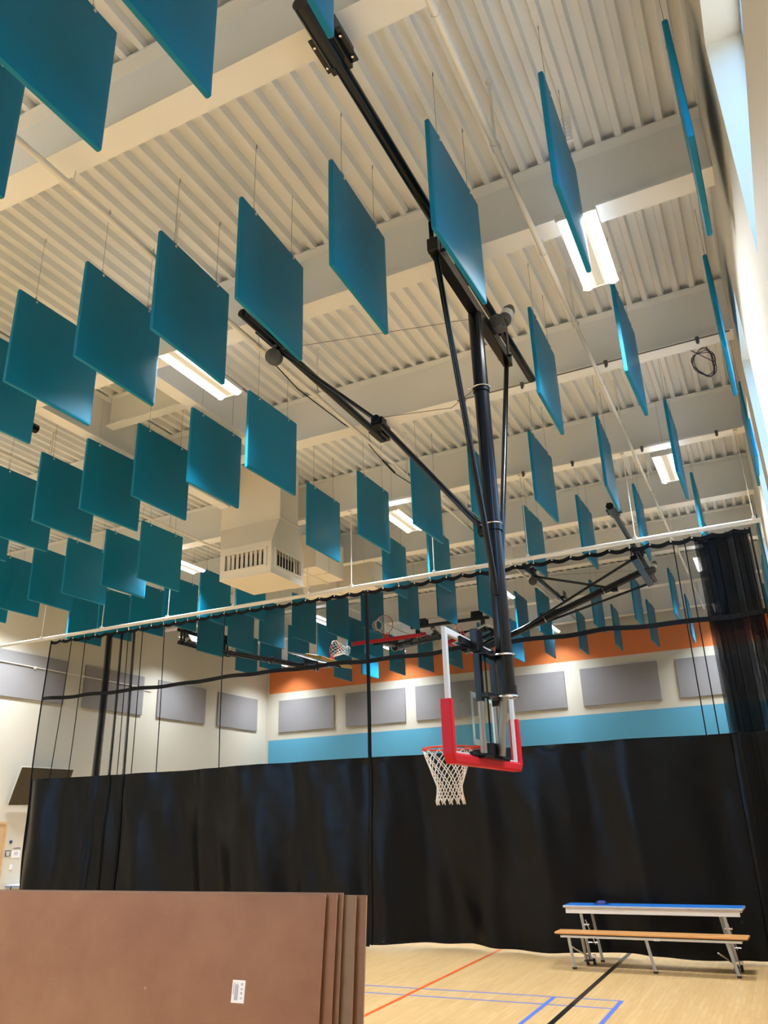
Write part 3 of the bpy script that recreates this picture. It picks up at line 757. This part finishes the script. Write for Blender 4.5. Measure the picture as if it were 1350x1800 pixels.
for k in range(110):
    g = 2*PI*k/26; rr_ = 0.17+0.02*math.sin(k*0.7); pts.append((0.03+0.02*math.sin(k*.31)+rr_*math.cos(g)*0.8, 10.62+0.05*math.sin(k*0.2)+rr_*0.4*math.cos(g), 7.92+rr_*math.sin(g)*1.2-0.1))
pts = [(-0.35, 10.2, 8.15), (-0.2, 10.4, 8.03)]+pts+[(0.1, 10.7, 8.3), (0.12, 10.7, 8.6)]
tag(q.path(pts, 0.006, 5).build('cable_coil', M['coil'], None, smooth=True), 'coil of navy cable hanging from the roof deck by the window wall', 'cable')
q = MB(); q.box((-0.84, 6.30, 8.28), (-0.815, 6.33, 8.6)); q.box((-0.775, 6.30, 8.28), (-0.75, 6.33, 8.6))
for k in range(6): q.box((-0.815, 6.305, 8.29+0.05*k), (-0.775, 6.325, 8.305+0.05*k))
tag(q.build('deck_bracket', M['steel']), 'small slotted steel bracket under the deck beside the first lamp', 'bracket')

q = MB(); q.path([(-5.16, 6.95, 7.792), (-5.16, 8.2, 7.62), (-5.17, 9.6, 7.70), (-5.17, 10.02, 7.792), (-5.16, 10.6, 7.66), (-5.15, 11.4, 7.56), (-5.13, 12.5, 7.66), (-5.13, 13.12, 7.792)], 0.009, 6); q.path([(-5.155, 10.9, 7.62), (-5.15, 11.35, 7.567)], 0.018, 8)
tag(q.build('power_cable', M['rubber'], None, smooth=True), 'thin black cable strung beside the middle sprinkler pipe', 'cable')

# ------------------------------------------------------------------ air diffusers and duct
def diffuser(x0, x1, y0, y1, z0, z1, zt1, label):
    t = thing('air_diffuser', label, 'air diffuser', ((x0+x1)/2, (y0+y1)/2, z0), 0, 'ceiling air diffusers')
    ox, oy = (x0+x1)/2, (y0+y1)/2; a, c = (x1-x0)/2, (y1-y0)/2; hh = z1-z0
    q = MB()
    fr = 0.09
    # box with four framed openings
    q.box((-a, -c, 0), (a, c, 0.02))
    q.box((-a, -c, hh-0.14), (a, c, hh))
    q.box((-a, -c, 0.02), (a, -c+0.02, 0.16)); q.box((-a, c-0.02, 0.02), (a, c, 0.16)); q.box((-a, -c+.02, 0.02), (-a+0.02, c-.02, 0.16)); q.box((a-0.02, -c+.02, 0.02), (a, c-.02, 0.16))
    for sx3 in (-1, 1):
        for sy3 in (-1, 1):
            q.box((min(sx3*a, sx3*(a-0.12)), min(sy3*c, sy3*(c-0.12)), 0.16), (max(sx3*a, sx3*(a-0.12)), max(sy3*c, sy3*(c-0.12)), hh-0.14))
    q.build('plenum_box', M['duct'], t, bevel=0.004)
    q = MB(); q.box((-a+0.14, -c+0.14, 0.03), (a-0.14, c-0.14, hh-0.15)); q.build('shade_core', M['dark'], t)  # solid black block, paints the shade seen behind the louvres
    # frames and louvres
    for (nx, ny) in ((0, -1), (1, 0)):
        q = MB(); W_ = a-0.12 if nx == 0 else c-0.12
        def PP(u, d, z): return (u, -c-d, z) if nx == 0 else (a+d, u, z)
        def bb(u0, u1, d0, d1, za, zb):
            p0, p1 = PP(u0, d0, za), PP(u1, d1, zb); q.box(tuple(min(i, j) for i, j in zip(p0, p1)), tuple(max(i, j) for i, j in zip(p0, p1)))
        bb(-W_-.03, W_+.03, 0, .03, .13, .17); bb(-W_-.03, W_+.03, 0, .03, hh-.15, hh-.11); bb(-W_-.03, -W_+.01, 0, .03, .17, hh-.15); bb(W_-.01, W_+.03, 0, .03, .17, hh-.15)
        q.build('grille_frame', M['duct'], t, bevel=0.004)
        q = MB(); n = 9
        for k in range(n):
            u = -W_+2*W_*(k+0.5)/n
            if nx == 0: q.box((u-0.004, -c+0.0, 0.17), (u+0.05, -c+0.012, hh-0.15), 0, Matrix.Rotation(0.5, 3, 'Z'))
            else: q.box((a-0.012, u-0.004, 0.17), (a, u+0.05, hh-0.15), 0, Matrix.Rotation(0.5, 3, 'Z'))
        q.build('louvre', M['duct'], t)
    # flared neck and riser
    k0 = [(-a, -c), (a, -c), (a, c), (-a, c)]; ia, ic = a+0.10, c-0.24; sh = 0.02
    k1 = [(-ia-0.12, -ic+sh), (ia-0.10, -ic+sh), (ia-0.10, ic+sh), (-ia-0.12, ic+sh)]
    q = MB(); z1_, z2_, z3_ = hh, zt1-z0, ZD-z0-0.002
    vs = [(x, y, z1_) for x, y in k0]+[(x, y, z2_) for x, y in k1]+[(x, y, z3_) for x, y in k1]
    fs = []
    for l in (0, 4):
        for k in range(4): fs.append((l+k, l+(k+1) % 4, l+4+(k+1) % 4, l+4+k))
    q.add(vs, fs); q.box((-ia-0.14, -ic+sh-0.02, z2_-0.015), (ia-0.08, ic+sh+0.02, z2_+0.015)); q.build('flared_neck', M['duct'], t)
    return t
diffuser(-8.87, -7.72, 11.42, 12.54, 6.20, 6.82, 7.35, 'large cream air diffuser with louvred sides hanging in front of the curtain rail')
t = thing('air_duct', 'wide cream rectangular duct behind the large air diffuser', 'duct', (0, 0, 0))
q = MB(); q.box((-9.3, 13.45, 6.90), (-7.98, 14.65, 7.65)); q.build('duct_section', M['duct'], t, bevel=0.006)
q = MB()
for x in (-8.9, -8.4): q.box((x, 13.42, 6.87), (x+0.035, 14.68, 7.68))
for y in (13.98,): q.box((-9.3, y, 6.885), (-7.965, y+0.03, 7.665))
q.build('duct_flange', M['duct'], t)
q = MB()
for x in (-9.2, -8.6):
    for y in (13.5, 14.6): q.path([(x, y, 7.6), (x, y, 8.6)], 0.008, 5)
q.build('duct_hanger', M['pipe'], t)
t = thing('air_duct', 'cream rectangular duct seen through the top of the net, behind the curtain', 'duct', (0, 0, 0))
q = MB(); q.box((-9.5, 15.42, 6.92), (-7.66, 16.0, 7.5)); q.build('duct_section', M['duct'], t, bevel=0.006)
q = MB(); q.box((-8.6, 15.39, 6.89), (-8.565, 16.03, 7.53)); q.build('duct_flange', M['duct'], t)
q = MB(); q.path([(-9.2, 15.7, 7.5), (-9.2, 15.7, 8.6)], 0.008, 5); q.path([(-8.0, 15.7, 7.5), (-8.0, 15.7, 8.6)], 0.008, 5); q.build('duct_hanger', M['pipe'], t)

# ------------------------------------------------------------------ left wall things
t = thing('wall_screen', 'large dark flat screen tilted forward on the left wall', 'screen', (XL, 15.36, 2.61))
R = Matrix.Rotation(math.radians(20), 3, 'Y')
q = MB(); q.box((0.06, -0.83, 0), (0.09, 0.83, 0.93)); q.v = [tuple(R @ Vector(v)) for v in q.v]; q.build('screen_panel', M['tv'], t)
q = MB()
for lo, hi in (((0.055, -0.84, -0.01), (0.095, 0.84, 0)), ((0.055, -0.84, 0.93), (0.095, 0.84, 0.94)), ((0.055, -0.84, 0), (0.095, -0.83, 0.93)), ((0.055, 0.83, 0), (0.095, 0.84, 0.93)), ((0.05, -0.83, 0), (0.06, 0.83, 0.93))): q.box(lo, hi)
q.v = [tuple(R @ Vector(v)) for v in q.v]; q.build('screen_casing', M['tvframe'], t)
q = MB(); q.box((0.0, -0.3, 0.35), (0.22, 0.3, 0.6)); q.build('wall_bracket', M['black'], t)
d = bpy.data.objects.new('door_1', None); COL.objects.link(d); struct(d); d.location = (XL, 14.1, 0)
q = MB(); q.box((0.0, -0.47, 0.005), (0.04, 0.47, 2.13)); q.build('door_leaf', M['door'], d)
q = MB(); q.box((0, -0.52, 0), (0.055, -0.47, 2.19)); q.box((0, 0.47, 0), (0.055, 0.52, 2.19)); q.box((0, -0.47, 2.13), (0.055, 0.47, 2.19)); q.build('door_frame', M['door'], d)
q = MB(); q.path([(0.04, 0.40, 1.0), (0.09, 0.40, 1.0), (0.09, 0.29, 1.0)], 0.011, 8); q.build('door_handle', M['chrome'], d)
def flat(name, m, y0, y1, z0, z1, lab, cat, th=0.006, x0=XL):
    q = MB(); q.box((x0+0.001, y0, z0), (x0+th, y1, z1)); o = q.build(name, m, None, loc=(x0, (y0+y1)/2, z0)); return tag(o, lab, cat)
sg = flat('room_sign', M['ink'], 14.70, 14.86, 1.40, 1.54, 'small square grey sign with pale lettering beside the wooden door', 'sign', 0.01)
q = MB()
for k, (a, c) in enumerate(((0.02, 0.12), (0.03, 0.11), (0.04, 0.10))): q.box((XL+0.0105, 14.71+a-.01, 1.51-0.035*k-0.02), (XL+0.012, 14.71+c+.01, 1.51-0.035*k))
lt = q.build('sign_lettering', M['label'], None); lt.parent = sg; lt.matrix_parent_inverse = Matrix.Translation(sg.location).inverted()
pp = flat('wall_notice', M['label'], 14.90, 15.14, 1.36, 1.53, 'white paper notice taped right of the small grey sign', 'notice')
q = MB(); q.box((XL+0.0065, 14.96, 1.42), (XL+0.0075, 15.08, 1.50)); lt = q.build('notice_print', mat('pale_violet_print', (0.55, 0.52, 0.68), 0.6)); lt.parent = pp; lt.matrix_parent_inverse = Matrix.Translation(pp.location).inverted()
flat('sign_strip', M['purple'], 14.92, 15.14, 1.575, 1.59, 'thin violet strip above the white paper notice', 'strip', 0.008)
flat('call_button', M['navy'], 14.79, 14.85, 1.70, 1.76, 'small dark blue wall button above the grey sign', 'button', 0.03)
flat('light_switch', M['label'], 14.88, 14.96, 1.10, 1.22, 'pale light switch plate below the white notice', 'switch', 0.012)
q = MB(); q.lathe([(0.05, 0), (0.05, 0.02), (0.03, 0.10), (0.03, 0.16), (0, 0.17)], (XL+0.28, 15.28, 0.765), (0, 0, 1), 14); 
tag(q.build('hand_bottle', M['navy'], None, smooth=True), 'small dark bottle standing on the white table at far left', 'bottle')
t = thing('side_table', 'white table with blue edge against the left wall', 'table', (XL+0.32, 15.25, 0))
q = MB(); q.box((-0.3, -0.42, 0.742), (0.3, 0.42, 0.765)); q.build('tabletop', M['label'], t)
q = MB(); q.box((-0.305, -0.425, 0.725), (0.305, 0.425, 0.742)); q.build('edge_band', M['bluetop'], t)
for sx4 in (-1, 1):
    for sy4 in (-1, 1):
        q = MB(); q.path([(sx4*0.25, sy4*0.30, 0.73), (sx4*0.27, sy4*0.37, 0.0)], 0.014, 8); q.build('leg', M['rubber'], t)
t = thing('wall_conduit', 'thin white conduit running along the left wall across the grey panels', 'conduit', (XL+0.075, 13.0, 6.0))
q = MB(); q.path([(0, -4, 0.03), (0, 6.4, 0)], 0.013, 8); q.build('tube', M['pipe'], t)
for y in (1.8, 3.5, 5.9):
    q = MB(); q.box((-0.075, y-0.02, -0.035), (0.03, y+0.02, 0.035)); q.build('conduit_clip', M['pipe'], t)

# ------------------------------------------------------------------ convertible bench table
t = thing('bench_table', 'folding cafeteria bench table with blue top and orange-brown seat before the black curtain', 'bench', (-2.04, 12.32, 0), math.radians(-2.2))
q = MB(); q.box((-1.20, 0.02, 0.712), (1.20, 0.40, 0.742)); q.build('table_edge', M['cream_edge'], t, bevel=0.008)
q = MB(); q.box((-1.19, 0.03, 0.742), (1.19, 0.39, 0.746)); q.build('table_top', M['bluetop'], t, bevel=0.0015)
q = MB(); q.box((-1.17, 0.045, 0.640), (1.15, 0.065, 0.712)); q.box((-1.17, 0.33, 0.660), (1.15, 0.35, 0.712)); q.build('apron', M['apron'], t, bevel=0.003)
q = MB(); q.box((-1.24, -0.36, 0.425), (1.24, -0.08, 0.452)); q.build('seat', M['seatwood'], t, bevel=0.008)
q = MB(); q.box((-1.22, -0.345, 0.412), (1.22, -0.095, 0.425)); q.build('seat_edge', M['rubber'], t)
q = MB(); q.box((-1.17, -0.33, 0.380), (1.16, -0.30, 0.410)); q.box((-1.17, -0.13, 0.380), (1.16, -0.10, 0.410)); q.box((0.08, -0.335, 0.376), (0.16, -0.295, 0.414)); q.build('seat_rail', M['apron'], t, bevel=0.003)
legs = [((-1.06, -0.315, 0.385), (-1.02, -0.30, 0.0)), ((-0.02, -0.315, 0.385), (0.05, -0.31, 0.0)), ((0.98, -0.315, 0.385), (1.06, -0.31, 0.0)),
        ((-0.96, 0.06, 0.645), (-0.88, 0.04, 0.05)), ((-0.88, 0.34, 0.66), (-0.80, 0.36, 0.0)), ((0.95, 0.06, 0.645), (1.03, 0.04, 0.05)), ((0.86, 0.34, 0.66), (0.96, 0.30, 0.0)), ((-0.93, -0.12, 0.385), (-0.93, 0.0, 0.05))]
for a_, c_ in legs:
    q = MB(); q.path([a_, c_], 0.021, 4); lg = q.build('leg', M['leg'], t)
    q = MB(); q.box((c_[0]-0.024, c_[1]-0.024, c_[2]), (c_[0]+0.024, c_[1]+0.024, c_[2]+0.022)); q.build('foot_cap', M['rubber'], lg)
for (x, y) in ((-0.92, 0.02), (-0.84, 0.08), (1.02, 0.02), (1.06, 0.10)):
    q = MB(); q.lathe([(0.02, -0.014), (0.04, -0.014), (0.04, 0.014), (0.02, 0.014)], (x, y, 0.041), (1, 0, 0), 16); w = q.build('caster', M['rubber'], t, smooth=True)
    q = MB(); q.box((x-0.022, y-0.02, 0.035), (x-0.016, y+0.02, 0.12)); q.box((x+0.016, y-0.02, 0.035), (x+0.022, y+0.02, 0.12)); q.box((x-0.022, y-0.02, 0.10), (x+0.022, y+0.02, 0.13)); q.build('caster_fork', M['chrome'], w)
for x in (-0.90, 0.98):
    q = MB(); q.path([(x, 0.05, 0.56), (x+0.03, 0.34, 0.22)], 0.008, 6); q.path([(x-.02, 0.0, 0.12), (x-0.13, -0.28, 0.26)], 0.010, 6); q.path([(x-0.06, 0.2, 0.26), (x+0.10, 0.2, 0.26)], 0.008, 6)
    q.lathe([(0.013, -0.05), (0.013, 0.05)], (x-0.0, 0.055, 0.50), (1, 0, 0), 8); q.build('folding_link', M['chrome'], t)
q = MB(); q.lathe([(0.0, 0.062), (0.05, 0.055), (0.078, 0.030), (0.085, 0.006), (0.12, 0.003), (0.12, 0.0), (0.0, 0.0)][::-1], (0, 0, 0), (0, 0, 1), 22)
o = q.build('baseball_cap', M['navy'], None, smooth=True); o.scale = (1.0, 0.75, 0.8); o.location = (-2.72, 12.58, 0.747)
tag(o, 'dark blue cap lying on the blue bench top', 'cap')

# ------------------------------------------------------------------ stack of brown boards in the foreground
def sheet(x1, L, y, Z, lean, m, label, rz=0.0, th=0.012):
    t = thing('hardboard_sheet', label, 'board', (x1, y, 0), rz, 'brown sheets standing on edge')
    R = Matrix.Rotation(lean, 3, 'X'); q = MB(); q.box((-L, 0, 0), (0, th, Z)); q.v = [tuple(R @ Vector(v)) for v in q.v]
    q.build('board_panel', m, t)
    q = MB()
    q.box((0, 0.001, 0.0), (0.0015, th-0.001, Z)); q.box((-L, 0.001, Z), (0, th-0.001, Z+0.0015)); q.v = [tuple(R @ Vector(v)) for v in q.v]
    q.build('raw_edge', M['board_edge'], t); return t
SH = [(-2.945, 3.66, 4.985, 1.515, -0.13, 'board', 'front brown hardboard sheet with a white sticker, first of the leaning stack', 0.0),
      (-2.872, 3.66, 5.020, 1.518, -0.126, 'board', 'second brown hardboard sheet, showing a wide strip past the front one', 0.0),
      (-2.84, 3.66, 5.052, 1.520, -0.122, 'board2', 'third brown sheet, only a thin strip of it showing', 0.0),
      (-2.755, 3.66, 5.085, 1.500, -0.118, 'board3', 'lighter tan sheet, fourth from the front of the stack', 0.0),
      (-2.69, 3.66, 5.120, 1.500, -0.114, 'board2', 'rearmost brown sheet, sticking out furthest right', 0.0)]
sheets = [sheet(a_, b_, c_, d_, -l_, M[m_], lab, r_) for (a_, b_, c_, d_, l_, m_, lab, r_) in
          [(s[0], s[1], s[2]-0.085, s[3], -s[4], s[5], s[6], s[7]) for s in SH]]

# sticker and a small chip on the front sheet
st = sheets[0]; R = Matrix.Rotation(-0.13, 3, 'X')
SX, SZ = -0.63, 0.925
q = MB(); q.box((SX-0.052, -0.0012, SZ-0.066), (SX+0.052, -0.0002, SZ+0.066)); q.v = [tuple(R @ Vector(v)) for v in q.v]; sk = q.build('sticker', M['label'], st)
q = MB()
for k in range(9): q.box((SX-0.030+0.0035*k, -0.0020, SZ-0.05), (SX-0.028+0.0035*k, -0.0013, SZ+0.05-0.008*(k % 3)))
for k in range(4): q.box((SX+0.018, -0.0020, SZ+0.036-0.026*k), (SX+0.034, -0.0013, SZ+0.05-0.026*k-0.004*(k % 2)))
q.v = [tuple(R @ Vector(v)) for v in q.v]; q.build('sticker_print', mat('grey_sticker_ink', (0.42, 0.42, 0.50), 0.6), sk)
q = MB(); q.box((SX-0.042, -0.0020, SZ-0.02), (SX-0.037, -0.0013, SZ+0.05)); q.v = [tuple(R @ Vector(v)) for v in q.v]; q.build('red_print', mat('red_sticker_ink', (0.65, 0.25, 0.25), 0.6), sk)
q = MB(); q.lathe([(0.006, -0.0015), (0.009, 0.0)], R @ Vector((-1.43, 0, 0.905)), (0, 1, 0), 8); q.build('paint_chip', M['board_edge'], st)
